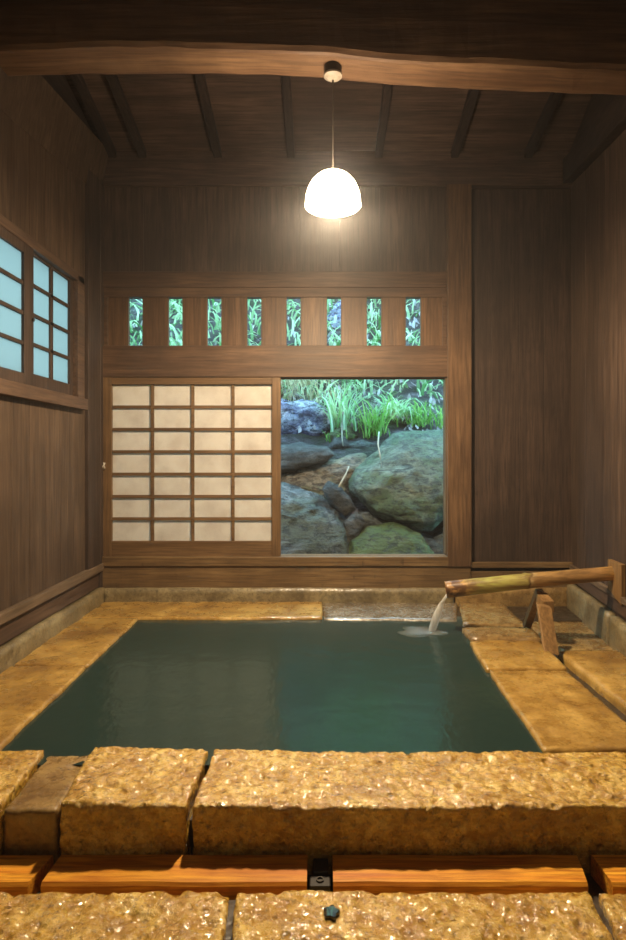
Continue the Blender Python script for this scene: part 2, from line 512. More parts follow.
# left wall planks (opening for the window)
def plank_y(bm, x0, x1, ys, z0, z1, slant=None):
    for a, b in zip(ys, ys[1:]):
        box(bm, x0, x1, a + 0.0012, b - 0.0012, z0, z1)
ysl = [-3.176 + 0.158 * k for k in range(0, 44)]
ysl = [v for v in ysl if v < 3.4] + [3.44, 3.56]
bm = bmesh.new()
W0, W1, WZ0, WZ1 = 2.0, 3.14, 1.15, 1.79
for a, b in zip(ysl, ysl[1:]):
    a += .001; b -= .001
    zt = ZC(a) + .02
    if b <= W0 or a >= W1:
        box(bm, XL - .03, XL, a, b, -0.3, zt)
    else:
        box(bm, XL - .03, XL, a, b, -0.3, WZ0)
        box(bm, XL - .03, XL, a, b, WZ1, zt)
box(bm, XL - .05, XL - .025, -3.2, W0 , -.3, 4.5); box(bm, XL - .05, XL - .025, W1, 3.7, -.3, 4)
box(bm, XL - .05, XL - .025, W0, W1, -.3, WZ0); box(bm, XL - .05, XL - .025, W0, W1, WZ1, 4)
struct(mesh_obj('wall_left', bm, M['wall_l'], bevel=.002), 'brown vertical plank wall with a window')
# right wall
bm = bmesh.new()
yy = 3.56
while yy > -3.2:
    a = yy - 0.29 + .0015
    hexa(bm, [(XR(a), a, -.3), (XR(a) + .05, a, -.3), (XR(yy) + .05, yy, -.3), (XR(yy), yy, -.3),
              (XR(a), a, ZC(a) + .05), (XR(a) + .05, a, ZC(a) + .05), (XR(yy) + .05, yy, ZC(yy) + .05), (XR(yy), yy, ZC(yy) + .05)])
    yy -= 0.29
hexa(bm, [(XR(-3.2) + .04, -3.2, -.3), (XR(-3.2) + .08, -3.2, -.3), (XR(3.7) + .08, 3.7, -.3), (XR(3.7) + .04, 3.7, -.3),
          (XR(-3.2) + .04, -3.2, 4.5), (XR(-3.2) + .08, -3.2, 4.5), (XR(3.7) + .08, 3.7, 4), (XR(3.7) + .04, 3.7, 4)])
struct(mesh_obj('wall_right', bm, M['wall'], bevel=.002), 'dark brown plank wall')
# wall behind the camera
bm = bmesh.new()
for k in range(18):
    box(bm, -1.8 + k * .2, -1.6 + k * .2 - .002, -3.2, -3.15, -.7, 4.5)
box(bm, -1.8, 1.9, -3.24, -3.19, -.7, 4.5)
struct(mesh_obj('wall_front', bm, M['wall']), 'brown plank wall opposite the bath')
# back wall
bm = bmesh.new()
T = YB + .05
xs = [BX(p) for p in (103, 143, 181, 222, 260, 300, 340, 380, 412, 449)]
for a, b in zip(xs, xs[1:]):
    box(bm, a + .0006, b - .0006, YB + .012, T, BZ(274), BZ(170))
box(bm, BX(95), BX(450), YB + .045, YB + .07, BZ(290), BZ(100))
struct(mesh_obj('wall_back', bm, M['wall'], bevel=.001), 'brown plank wall above the window')
bm = bmesh.new()
xs = [BX(p) for p in (470, 492, 520, 545, 573)]
for a, b in zip(xs, xs[1:]):
    box(bm, a + .0004, b - .0004, YB + .012, T, BZ(567), BZ(188))
box(bm, BX(455), BX(600), YB + .045, YB + .09, -.3, BZ(100))
struct(mesh_obj('wall_back', bm, M['wall_stain'], bevel=.001), 'stained panel wall beside the window post')
bm = bmesh.new(); box(bm, XL - .05, 1.6, YB - .012, T, BZ(186), BZ(150)); box(bm, XL - .05, 1.6, YB + .03, T + .04, BZ(155), BZ(100))
trim(bm, M['beam_x'] if False else M['ceil'], 'wide plate under the ceiling')
bm = bmesh.new(); box(bm, BX(102), BX(448), YB - .012, T, BZ(288), BZ(272)); trim(bm, M['beam_x'], 'rail above the slatted opening')
bm = bmesh.new(); box(bm, BX(446.5), BX(470.5), YB - .03, YB + .10, BZ(566), BZ(186)); trim(bm, M['post'], 'brown post beside the window')
bm = bmesh.new(); box(bm, XL - .03, BX(104), YB - .05, YB + .10, -.2, BZ(150)); trim(bm, M['darkpost'], 'dark corner post')
bm = bmesh.new(); box(bm, XL - .02, XL + .02, 3.30, YB - .05, .2, BZ(150)); trim(bm, M['darkpost'], 'dark corner board on the plank wall')
bm = bmesh.new(); box(bm, BX(102), BX(448), YB - .018, T + .02, BZ(377.5), BZ(346)); trim(bm, M['beam_x'], 'lintel above the window opening')
# slatted transom: window_3
slots = [(128, 142), (168, 182), (207, 221), (247, 261), (286.5, 300.5), (327, 341), (367, 381.5), (406, 421)]
bm = bmesh.new()
box(bm, BX(103), BX(447), YB - .004, T, BZ(297), BZ(288))
box(bm, BX(103), BX(108), YB - .003, T, BZ(347), BZ(288))
box(bm, BX(442.5), BX(447), YB - .003, T, BZ(347), BZ(288))
wt = struct(mesh_obj('window_3', bm, M['beam_x'], bevel=.002), 'slatted transom frame')
edges = [103] + [e for s_ in slots for e in s_] + [447]
for a, b in zip(edges[0::2], edges[1::2]):
    bm = bmesh.new(); box(bm, BX(a), BX(b), YB + .008, YB + .035, BZ(348), BZ(294))
    mesh_obj('slat', bm, M['transom'], wt, bevel=.0015)
# sill and low beams
bm = bmesh.new(); box(bm, BX(101), BX(448), YB - .03, T + .03, BZ(565.5), BZ(556))
trim(bm, M['lowbeam'], 'window sill board')
bm = bmesh.new(); box(bm, BX(100), BX(470), YB - .02, T + .04, BZ(588), BZ(565)); trim(bm, M['lowbeam'], 'low beam under the sill')
bm = bmesh.new(); box(bm, BX(466), BX(575), YB - .02, T, BZ(567.5), BZ(562)); trim(bm, M['lowbeam'], 'narrow rail under the stained panel')
bm = bmesh.new(); box(bm, BX(470), BX(575), YB - .01, T, BZ(589), BZ(571)); trim(bm, M['lowbeam'], 'low board under the stained panel')
# left wall trims
bm = bmesh.new(); box(bm, XL, XL + .03, -1.1, YB - .02, .178, .222); trim(bm, M['board_y'], 'pale rail along the plank wall')
bm = bmesh.new(); box(bm, XL, XL + .008, -1.1, YB - .02, .085, .18); trim(bm, M['dark_y'], 'dark board under the rail')
# right wall trims
bm = bmesh.new()
def alongR(bm, y0, y1, out, z0, z1, z0b=None, z1b=None):
    z0b = z0 if z0b is None else z0b; z1b = z1 if z1b is None else z1b
    hexa(bm, [(XR(y0) - out, y0, z0), (XR(y0), y0, z0), (XR(y1), y1, z0b), (XR(y1) - out, y1, z0b),
              (XR(y0) - out, y0, z1), (XR(y0), y0, z1), (XR(y1), y1, z1b), (XR(y1) - out, y1, z1b)])
alongR(bm, -1.1, 3.5, .022, .185, .215)
trim(bm, M['board_y'], 'rail along the right plank wall')
bm = bmesh.new(); alongR(bm, -1.1, 3.5, .01, .12, .183); trim(bm, M['dark_y'], 'board under the right rail')
# sloping wall plates
bm = bmesh.new()
hexa(bm, [(XL, .2, 2.0), (XL + .004, .2, 2.0), (XL + .004, 3.52, 2.37), (XL, 3.52, 2.37), (XL, .2, 2.27), (XL + .05, .2, 2.27), (XL + .057, 3.52, 2.635), (XL, 3.52, 2.635)])
trim(bm, M['wall_l'], 'sloping wall plate')
bm = bmesh.new()
hexa(bm, [(XL - .02, .2, 2.27), (XL + .012, .2, 2.27), (XL + .012, 3.52, 2.55), (XL - .02, 3.52, 2.55), (XL - .02, .2, 3.6), (XL + .012, .2, 3.6), (XL + .012, 3.52, 2.75), (XL - .02, 3.52, 2.75)])  # added board, its dark wood stands in for shade above the plate
trim(bm, M['rafter'], 'dark board added for the shade above the plate')
bm = bmesh.new(); alongR(bm, .2, 3.52, .012, 2.05, 3.6, 2.50, 2.75); trim(bm, M['rafter'], 'dark board added for the shade above the right plate')  # same added dark wood for the shade on the right side
bm = bmesh.new(); alongR(bm, .2, 3.52, .055, 1.93, 2.07, 2.445, 2.585); trim(bm, M['rafter'], 'sloping wall plate of the right wall')

# log beam
bm = bmesh.new()
prof = []
N = 60
rings = []
for i in range(N + 1):
    x = -1.32 + i * (2.75 / N)
    px = 320 + x * F / 2.28
    d = 0 if px < 330 else -(px - 330) / 300 * .085
    d += 0.012 * math.sin(px / 90.0) 
    zb = 2.388 + d
    y0 = 2.275 + .012 * noise.noise(Vector((x * 2, 1, 0))); y1 = 2.445 + .015 * noise.noise(Vector((x * 2, 5, 0)))
    pr = [(y0, zb + .022), (y0 + .008, zb + .004), (y0 + .02, zb), (y1 - .02, zb), (y1 - .004, zb + .006), (y1, zb + .03), (y1, zb + .3), (y1 - .04, zb + .34), (y0 + .04, zb + .34), (y0 - .005, zb + .3), (y0 - .012, zb + .15)]
    rings.append([bm.verts.new((x, a + .004 * noise.noise(Vector((x * 8, a * 30, b * 30))), b + .004 * noise.noise(Vector((x * 9, a * 20, 3))))) for a, b in pr])
for r0, r1 in zip(rings, rings[1:]):
    for k in range(len(r0)):
        k2 = (k + 1) % len(r0)
        bm.faces.new((r0[k], r0[k2], r1[k2], r1[k]))
bm.faces.new(rings[0][::-1]); bm.faces.new(rings[-1])
trim(bm, M['log'], 'bowed hewn log beam crossing under the ceiling', 0, False)

# ================================================================== left window
fz0, fz1 = WZ0, WZ1
bm = bmesh.new()
box(bm, XL - .05, XL + .028, 3.14, 3.225, 1.15, 1.80)
box(bm, XL - .05, XL + .028, 1.9, 2.0, 1.15, 1.80)
box(bm, XL - .05, XL + .028, 1.9, 3.225, 1.765, 1.81)
box(bm, XL - .05, XL + .040, 1.88, 3.24, 1.095, 1.155)
w1 = struct(mesh_obj('window_1', bm, M['dark_y'], bevel=.003), 'small window with blue frosted panes in the plank wall')  # frame wood coloured dark for its backlit shade, like the sashes
def sash(y0, y1, x, stile0, stile1, p0, p1):
    bm = bmesh.new()
    box(bm, x - .012, x + .012, y0, y0 + stile0, 1.155, 1.775)
    box(bm, x - .012, x + .012, y1 - stile1, y1, 1.155, 1.775)
    a, b = y0 + stile0, y1 - stile1
    box(bm, x - .011, x + .011, a, b, 1.155, p0); box(bm, x - .011, x + .011, a, b, p1, 1.775)
    m = (a + b) / 2
    box(bm, x - .009, x + .009, m - .014, m + .014, p0, p1)
    for k in (1, 2, 3):
        z = p0 + k * (p1 - p0) / 4
        box(bm, x - .009, x + .009, a, b, z - .0085, z + .0085)
    o = mesh_obj('window_sash', bm, M['darkpost'], w1, bevel=.0015)  # backlit shade of the sash put into a darker wood colour
    bm = bmesh.new(); box(bm, x - .004, x - .001, a - .002, b + .002, 1.2, 1.77)
    mesh_obj('glass_pane', bm, M['frosted'], o)
    return o
sash(2.665, 3.145, XL - .012, .035, .04, 1.22, 1.755)
s2 = sash(2.10, 2.66, XL + .012, .04, .085, 1.205, 1.722)
bm = bmesh.new(); lathe(bm, [(0, 0), (.008, 0), (.008, .006), (0, .006)], 0, 0, 12)
bmesh.ops.transform(bm, matrix=Matrix.Translation((XL + .024, 2.65, 1.45)) @ Matrix.Rotation(math.pi / 2, 4, 'Y'), verts=bm.verts)
mesh_obj('sash_latch', bm, M['iron'], s2)

# ================================================================== shoji screen
sj = empty('sliding_screen', (BX(190), YB, BZ(554)), 'sliding lattice screen of cream paper panes covering half the big window', 'screen')
bm = bmesh.new(); box(bm, BX(111), BX(273), YB + .012, YB + .014, BZ(543), BZ(382)); mesh_obj('paper', bm, M['paper'], sj)
bm = bmesh.new()
ya, yb2 = YB - .012, YB + .018
box(bm, BX(103.5), BX(112), ya, yb2, BZ(556), BZ(377.5)); mesh_obj('stile', bm, M['shoji_wood'], sj, bevel=.002)
bm = bmesh.new(); box(bm, BX(272), BX(280.8), ya, yb2, BZ(556), BZ(377.5)); mesh_obj('stile', bm, M['shoji_wood'], sj, bevel=.002)
bm = bmesh.new(); box(bm, BX(112), BX(272), ya + .002, yb2, BZ(556), BZ(541)); mesh_obj('rail', bm, M['shoji_rail'], sj, bevel=.002)
bm = bmesh.new(); box(bm, BX(112), BX(272), ya + .002, yb2, BZ(384.5), BZ(377.5)); mesh_obj('rail', bm, M['shoji_rail'], sj, bevel=.002)
bm = bmesh.new()
for k in (1, 2, 3):
    c = 112 + k * 40.3
    box(bm, BX(c - 1.5), BX(c + 1.5), YB - .002, YB + .011, BZ(541), BZ(384.5))
for k in range(1, 7):
    c = 384.5 + k * 22.4
    box(bm, BX(112), BX(272), YB, YB + .0115, BZ(c + 1.6), BZ(c - 1.5))
mesh_obj('lattice', bm, M['shoji_rail'], sj)
bm = bmesh.new(); tube(bm, [(BX(105), YB - .012, BZ(469)), (BX(105), YB - .024, BZ(466.5)), (BX(105), YB - .012, BZ(463))], .008, 8); mesh_obj('finger_pull', bm, M['knob'], sj, smooth=True)
# window_2: opening track
bm = bmesh.new()
box(bm, BX(101), BX(104), YB - .01, T, BZ(554), BZ(377)); box(bm, BX(445.5), BX(448), YB - .005, T, BZ(554), BZ(377))
box(bm, BX(104), BX(446), YB + .022, YB + .028, BZ(558), BZ(555.6)); box(bm, BX(104), BX(446), YB + .022, YB + .028, BZ(379), BZ(377))
struct(mesh_obj('window_2', bm, M['shoji_wood'], bevel=.001), 'jambs and tracks of the big window')

# ================================================================== stones
DW = 3.53
# pool corners (x, y)
PFL, PFR, PBR, PBL = (-.917, 1.735), (.640, 1.735), (.700, 3.12), (-.948, 3.15)
# left rim
def hollow(x, y):
    h = 0
    for hx, hy, hr, hd in ((-1.12, 2.62, .10, .012), (-1.14, 2.25, .11, .012), (-1.1, 2.95, .1, .006)):
        d2 = ((x - hx) ** 2 + (y - hy) ** 2) / hr ** 2
        h -= hd * math.exp(-d2 * 2)
    return h
slab('stone_slab', [(-1.30, 2.44), (-.945, 2.44), (-.955, 3.15), (-1.30, 3.14)], 0, -.5, M['smooth_stone'], 'worn ochre rim slab beside the paler plank wall, farther of two', amp=.004, topfn=hollow, seed=1, edge=.006, res=.014, micro=.001)
slab('stone_slab', [(-1.30, 1.742), (-.935, 1.742), (-.945, 2.435), (-1.30, 2.435)], 0, -.5, M['smooth_stone'], 'worn ochre rim slab with two shallow hollows, at the near left of the pool', amp=.004, topfn=hollow, seed=2, edge=.006, res=.012, micro=.001)
# back rim
slab('stone_slab', [(-1.30, 3.15), (BX(322) * .9, 3.155), (.012, 3.50), (-1.30, 3.50)], 0, -.5, M['smooth_stone'], 'long ochre rim slab below the paper screen', amp=.004, seed=3, edge=.006, res=.015, micro=.001)
slab('stone_slab', [(.016, 3.155), (.715, 3.12), (.80, 3.50), (.018, 3.50)], -.004, -.5, M['grey_stone'], 'grey wet rim slab below the open window', amp=.004, seed=4, edge=.008)
# right rim
slab('stone_slab', [(.722, 3.03), (1.04, 3.02), (1.06, 3.50), (.81, 3.50)], 0, -.5, M['wet_stone'], 'damp brown slab in the far corner behind the bamboo trestle', amp=.004, seed=5)
slab('stone_slab', [(.70, 2.76), (1.02, 2.75), (1.03, 2.945), (.69, 2.955)], .012, -.5, M['wet_stone'], 'narrow brown rim slab under the bamboo pipe, level with the trestle', amp=.004, seed=6)
slab('stone_slab', [(.668, 2.39), (.985, 2.39), (1.0, 2.745), (.685, 2.75)], .004, -.5, M['smooth_stone'], 'ochre rim slab in front of the bamboo trestle foot', amp=.004, seed=7, wob=.012, res=.012, micro=.0008)
slab('stone_slab', [(.648, 1.742), (.985, 1.742), (.98, 2.38), (.672, 2.38)], 0, -.5, M['smooth_stone'], 'largest ochre slab on the right rim of the pool', amp=.004, seed=8, edge=.007, res=.012, micro=.0008)
# outer floor right
slab('stone_slab', [(1.075, 1.742), (1.25, 1.742), (1.37, 2.70), (1.06, 2.70)], -.02, -.5, M['smooth_stone'], 'floor slab between the dark groove and the right wall, nearer the viewer', amp=.004, seed=9)
slab('stone_slab', [(1.10, 2.72), (1.37, 2.72), (1.47, 3.50), (1.10, 3.50)], -.035, -.5, M['wet_stone'], 'brown floor slab in the corner beyond the trestle shadow', amp=.004, seed=10)
# front rim
slab('stone_slab', [(-1.30, 1.462), (-.775, 1.462), (-.79, 1.735), (-1.30, 1.735)], .004, -.5, M['yellow_stone'], 'ochre front rim slab cut off by the photo edge, left of the lower dark stone', amp=.005, seed=11, edge=.007, res=.008, micro=.002)
slab('stone_slab', [(-.77, 1.462), (-.64, 1.462), (-.655, 1.735), (-.785, 1.735)], -.012, -.5, M['wet_stone'], 'short smooth brown overflow stone set lower between front rim slabs', amp=.003, seed=12, edge=.008, res=.01, micro=.0008)
def lift(x, y): return .006 * math.exp(-((x + .6) ** 2) / .01)
slab('stone_slab', [(-.632, 1.455), (-.325, 1.455), (-.318, 1.74), (-.655, 1.74)], .004, -.5, M['yellow_stone'], 'rough pitted front rim block, the shorter of two bright ones', amp=.0055, seed=13, edge=.007, res=.0055, micro=.0022, topfn=lift)
slab('stone_slab', [(-.312, 1.458), (XR(1.458) - .01, 1.458), (XR(1.735) - .01, 1.735), (-.306, 1.735)], 0, -.5, M['yellow_stone'], 'very long rough front rim block reaching the right edge', amp=.0055, seed=14, edge=.007, res=.006, micro=.0022)
# floor stones near the viewer
slab('paving_stone', [(-1.28, .9), (-.187, .9), (-.205, 1.352), (-1.28, 1.352)], -.128, -.6, M['yellow_stone'], 'pitted wet paving stone below the left orange board', 'paving stone', amp=.006, seed=15, res=.0065, micro=.0024)
slab('paving_stone', [(-.172, .9), (.575, .9), (.605, 1.352), (-.188, 1.352)], -.128, -.6, M['yellow_stone'], 'pitted wet paving stone holding a tiny bright puddle', 'paving stone', amp=.006, seed=16, res=.0065, micro=.0024)
slab('paving_stone', [(.592, .9), (XR(.9) - .01, .9), (XR(1.352) - .01, 1.352), (.622, 1.352)], -.128, -.6, M['yellow_stone'], 'paving stone at the bottom right corner beyond a diagonal joint', 'paving stone', amp=.006, seed=17, res=.0065, micro=.0024)
# mortar bed filling joints
bm = bmesh.new()
box(bm, -1.7, 1.5, -3.2, .89, -.6, -.132); box(bm, -1.32, 1.5, .89, 1.352, -.6, -.150); box(bm, -1.32, 1.5, 1.352, 1.46, -.6, -.165)
box(bm, -1.32, 1.5, 1.50, 1.70, -.6, -.06)
box(bm, -1.32, -.97, 1.70, 3.52, -.6, -.03); box(bm, .75, 1.5, 1.70, 3.52, -.6, -.06); box(bm, -1.32, 1.5, 3.2, 3.52, -.6, -.03)
struct(mesh_obj('floor', bm, M['gap']), 'dark wet joints between the stones')
bm = bmesh.new(); box(bm, -1.0, .78, 1.66, 3.2, -.62, -.56)
struct(mesh_obj('floor', bm, M['basin']), 'bottom of the pool')
# curbs
slab('curb_stone', [(XL, -1.0), (XL + .045, -1.0), (XL + .045, 3.49), (XL, 3.49)], .085, -.1, M['curb'], 'pale stained stone curb along the foot of the left plank wall', 'curb', amp=.003, edge=.006, res=.03, seed=30)
slab('curb_stone', [(XL + .02, YB - .04), (.78, YB - .04), (.78, YB + .05), (XL + .02, YB + .05)], .078, -.1, M['curb'], 'grey stone curb below the window beam', 'curb', amp=.003, edge=.006, res=.03, seed=31)
slab('curb_stone', [(.79, YB - .03), (1.47, YB - .03), (1.47, YB + .05), (.79, YB + .05)], .078, -.1, M['wet_stone'], 'brown stone curb below the stained wall panel', 'curb', amp=.003, edge=.006, res=.03, seed=32)
slab('curb_stone', [(XR(2.80) - .045, 2.80), (XR(2.80), 2.80), (XR(3.49), 3.49), (XR(3.49) - .045, 3.49)], .115, -.1, M['curb'], 'pale curb blocks at the foot of the right wall, beyond the bamboo', 'curb', amp=.003, edge=.01, res=.03, seed=33)
slab('curb_stone', [(XR(1.0) - .045, 1.0), (XR(1.0), 1.0), (XR(2.79), 2.79), (XR(2.79) - .045, 2.79)], .11, -.1, M['curb'], 'pale curb at the right wall, on the nearer side of the pipe board', 'curb', amp=.003, edge=.01, res=.03, seed=34)

# ================================================================== water
bm = bmesh.new()
nx, ny = 60, 60
g = [[bm.verts.new((-1.0 + 1.8 * i / nx, 1.68 + 1.55 * j / ny, -.015)) for i in range(nx + 1)] for j in range(ny + 1)]
for j in range(ny):
    for i in range(nx):
        bm.faces.new((g[j][i], g[j][i + 1], g[j + 1][i + 1], g[j + 1][i]))
sx, sy = .545, 2.98
for v in bm.verts:
    r = math.hypot(v.co.x - sx, (v.co.y - sy))
    v.co.z += .0022 * math.sin(r * 55) * math.exp(-r * 4)
pw = tag(mesh_obj('pool_water', bm, M['water'], smooth=True), 'still teal hot spring water filling the sunken stone bath', 'water')

# ================================================================== front timber boards
def timber(x0, x1, label, sk0=0, sk1=0):
    bm = bmesh.new()
    n = 40
    ra = []
    for i in range(n + 1):
        t = i / n
        dz = .002 * noise.noise(Vector((x0 + t * 3, 1, 0)))
        wv = .003 * noise.noise(Vector((x0 * 2 + t * 5, 4, 0)))
        row = []
        for (yy_, zz_, s_) in ((1.364 + wv, -.165, 0), (1.364 + wv, -.128, 0), (1.370 + wv, -.1215, 0), (1.405, -.1165, .5), (1.449, -.113, 1), (1.452, -.116, 1), (1.452, -.165, 1)):
            x = (x0 + sk0 * s_) * (1 - t) + (x1 + sk1 * s_) * t
            row.append(bm.verts.new((x, yy_, zz_ + dz)))
        ra.append(row)
    for a, b in zip(ra, ra[1:]):
        for k in range(7):
            k2 = (k + 1) % 7
            bm.faces.new((a[k], a[k2], b[k2], b[k]))
    bm.faces.new(ra[0]); bm.faces.new(ra[-1][::-1])
    tag(mesh_obj('timber_board', bm, M['gutter']), label, 'board')
timber(-1.28, -.665, 'orange timber board at the left photo edge, before the slanted dark gap', 0, .02)
timber(-.635, -.030, 'orange timber board between the slanted gap and the black drain', .01, 0)
timber(.030, .610, 'orange timber board between the black drain and the right gap', 0, .01)
timber(.665, 1.25, 'orange timber board end beyond the right gap', -.01, 0)
dr = empty('drain_block', (0, 1.40, -.165), 'black slotted drain piece between the two long orange boards', 'drain')
bm = bmesh.new(); box(bm, -.024, .024, 1.366, 1.40, -.165, -.128); box(bm, -.016, .02, 1.40, 1.45, -.165, -.12)
mesh_obj('body', bm, M['drain'], dr, bevel=.003)
bm = bmesh.new(); lathe(bm, [(.006, -.1275), (.009, -.1275), (.009, -.1245), (.006, -.1245), (.006, -.1275)], 0, 1.384, 16)
mesh_obj('ring', bm, M['iron'], dr)
bm = bmesh.new()
lathe(bm, [(0, -.1215), (.014, -.1215), (.016, -.123), (.016, -.135)], .024, 1.283, 24)
for v in bm.verts:
    a = math.atan2(v.co.y - 1.283, v.co.x - .024)
    k = 1 + .18 * math.sin(5 * a + 1)
    v.co.x = .024 + (v.co.x - .024) * k; v.co.y = 1.283 + (v.co.y - 1.283) * k * 1.1
tag(mesh_obj('puddle', bm, M['puddle']), 'tiny puddle mirroring daylight in the middle paving stone', 'puddle')

# ================================================================== pendant lamp
LX, LY = .051, 2.36
lp = empty('pendant_lamp', (LX, LY, 2.385), 'glowing white dome pendant lamp hanging from the log beam', 'lamp')
bm = bmesh.new(); lathe(bm, [(0, 2.385), (.034, 2.385), (.034, 2.355), (.031, 2.349), (0, 2.349)], LX, LY); mesh_obj('ceiling_rose', bm, M['rose_dark'], lp, smooth=False)
bm = bmesh.new(); lathe(bm, [(0, 2.349), (.036, 2.349), (.036, 2.342), (.022, 2.332), (.006, 2.328), (0, 2.328)], LX, LY); p = mesh_obj('rose_cover', bm, M['rose_light'], lp); p['label'] = 'pale ring'
bm = bmesh.new(); tube(bm, [(LX, LY, 2.329), (LX, LY, 1.955)], .003, 8); mesh_obj('cord', bm, M['cord'], lp)
R0 = .108
ztop, zrim = 1.966, 1.842
prof = []
for k in range(13):
    a = math.pi / 2 * k / 12
    prof.append((R0 * math.sin(a) ** .88, zrim + (ztop - zrim) * math.cos(a)))
prof += [(R0 + .002, zrim - .008), (R0 * .97, zrim - .014)]
inner = [(r * .96, z - .004) for r, z in prof[::-1][2:]]
bm = bmesh.new(); lathe(bm, prof + inner, LX, LY, 48); mesh_obj('lamp_shade', bm, M['shade'], lp, smooth=True)
bm = bmesh.new(); lathe(bm, [(0, 1.955), (.015, 1.955), (.015, 1.92), (.02, 1.915), (.030, 1.895), (.030, 1.88), (.018, 1.862), (0, 1.857)], LX, LY, 24); mesh_obj('bulb', bm, M['bulb'], lp, smooth=True)
ld = bpy.data.lights.new('bulb_light', 'POINT'); ld.energy = LAMP_POINT; ld.color = LAMP_COL; ld.shadow_soft_size = .045
lo = bpy.data.objects.new('bulb_light', ld); COL.objects.link(lo); lo.location = (LX, LY, zrim + .012); 

# unseen copy of the lamp, added for faint light from behind the camera
lp2 = bpy.data.objects.new('pendant_lamp', None); COL.objects.link(lp2)
lp2.location = (.35, -1.3, 2.9)
tag(lp2, 'unseen second dome pendant lamp added behind the viewer', 'lamp')
for ch in list(COL.objects):
    if ch.parent == lp:
        c = ch.copy(); COL.objects.link(c); c.parent = lp2
l2 = ld.copy(); l2.energy = LAMP_POINT * REAR
lo2 = bpy.data.objects.new('bulb_light', l2); COL.objects.link(lo2); lo2.location = lp2.location + Vector((0, 0, zrim + .012 - 2.385))

# ================================================================== bamboo spout
def bam_c(x): return Vector((x, 2.92 - (x - .62) * .14, .198 + (x - .62) * .102 / .77))
bp = empty('bamboo_spout', (bam_c(1.0)), 'bamboo pipe pouring water into the pool, resting on a wooden trestle', 'spout')
x0, x1 = .612, 1.385
mid = (x0 + x1) / 2
bm = bmesh.new()
nodes = [.99]
n = 60
pts, rad = [], []
for i in range(n + 1):
    x = x0 + (x1 - x0) * i / n
    r = .0405 - .0085 * (i / n)
    for nx_ in nodes:
        r += .005 * math.exp(-((x - nx_) / .006) ** 2)
        r -= .0012 * math.exp(-((x - nx_ - .015) / .008) ** 2)
    c = bam_c(x)
    c.z += .004 * math.sin((x - x0) / (x1 - x0) * math.pi)
    pts.append(c); rad.append(r)
tube(bm, pts, rad, 28, caps=False)
# hollow end
ip, ir = [pts[0] , pts[0] + Vector((.10, -.014, .009))], [.033, .030]
rim_o = bm.verts[:]
o = None
for v in bm.verts:
    v.co -= Vector(bam_c(mid))
pipe = mesh_obj('pipe', bm, M['bamboo'], smooth=True)
pipe.location = bam_c(mid)
pipe.parent = bp; pipe.matrix_parent_inverse = Matrix.Translation(-Vector(bp.location))
sol = pipe.modifiers.new('wall', 'SOLIDIFY'); sol.thickness = .008; sol.offset = -1
bm = bmesh.new(); tube(bm, [pts[0] + Vector((.05, -.007, .005)), pts[0] + Vector((.06, -.008, .006))], .034, 20); mesh_obj('inner_wall', bm, M['bamboo_in'], bp)
# wall board carrying the pipe
bm = bmesh.new()
ya_, yb_ = 2.70, 2.87
hexa(bm, [(XR(ya_) - .022, ya_, .175), (XR(ya_) + .0, ya_, .175), (XR(yb_) + .0, yb_, .215), (XR(yb_) - .022, yb_, .215),
          (XR(ya_) - .022, ya_, .36), (XR(ya_), ya_, .36), (XR(yb_), yb_, .355), (XR(yb_) - .022, yb_, .355)])
mb = mesh_obj('wall_board', bm, M['trestle'], bp, bevel=.003)
# trestle
ts = empty('pipe_trestle', (1.02, 2.8, 0), 'two-legged wooden trestle propping up the bamboo pipe', 'trestle')
def leg(p0, p1, wv, tv, name='leg'):
    """board from p0 (foot) to p1 (top); wv width vector, tv thickness vector"""
    bm = bmesh.new()
    p0, p1, wv, tv = map(Vector, (p0, p1, wv, tv))
    hexa(bm, [p0 - wv - tv, p0 + wv - tv, p0 + wv + tv, p0 - wv + tv, p1 - wv - tv, p1 + wv - tv, p1 + wv + tv, p1 - wv + tv])
    return mesh_obj(name, bm, M['trestle'], ts, bevel=.003)
cp = bam_c(1.03)
leg((1.000, 2.60, .0), (1.020, 2.735, .168), (.032, .0, -.008), (0, .014, .004))
leg((1.028, 2.985, .0), (1.052, 2.872, .205), (.018, .0, 0), (0, .014, .006))
leg((1.058, 2.775, .150), (1.058, 2.87, .170), (.026, 0, 0), (0, 0.0, .026), 'cross_block')
# falling water
ws = empty('water_jet', (.54, 2.95, -.04), 'thin pale stream of water falling from the bamboo into the pool', 'water')
bm = bmesh.new()
P0, P3 = Vector((.628, 2.918, .178)), Vector((.545, 2.965, -.045))
pts, rad = [], []
for i in range(25):
    t = i / 24
    x = P0.x + (P3.x - P0.x) * (1 - (1 - t) ** 1.5) if False else P0.x + (P3.x - P0.x) * t ** .62
    z = P0.z + (P3.z - P0.z) * t
    yv = P0.y + (P3.y - P0.y) * t
    pts.append(Vector((x, yv, z))); rad.append(.008 + .017 * math.sin(min(1, t * 1.6) * math.pi / 2) ** 2 * (1 - .45 * t))
tube(bm, pts, rad, 14, flat=.8)
mesh_obj('stream', bm, M['stream'], ws, smooth=True)
bm = bmesh.new()
for k in range(26):
    a = random.uniform(0, 6.28); r = random.uniform(.0, .075)
    bmesh.ops.create_icosphere(bm, subdivisions=2, radius=random.uniform(.014, .03), matrix=Matrix.Translation((.525 + r * math.cos(a) * 1.4 - .03, 2.96 + r * math.sin(a), -.015)) @ Matrix.Diagonal((2.0, 1.6, .18, 1)))
sp = mesh_obj('splash', bm, M['foam'], ws, smooth=True)

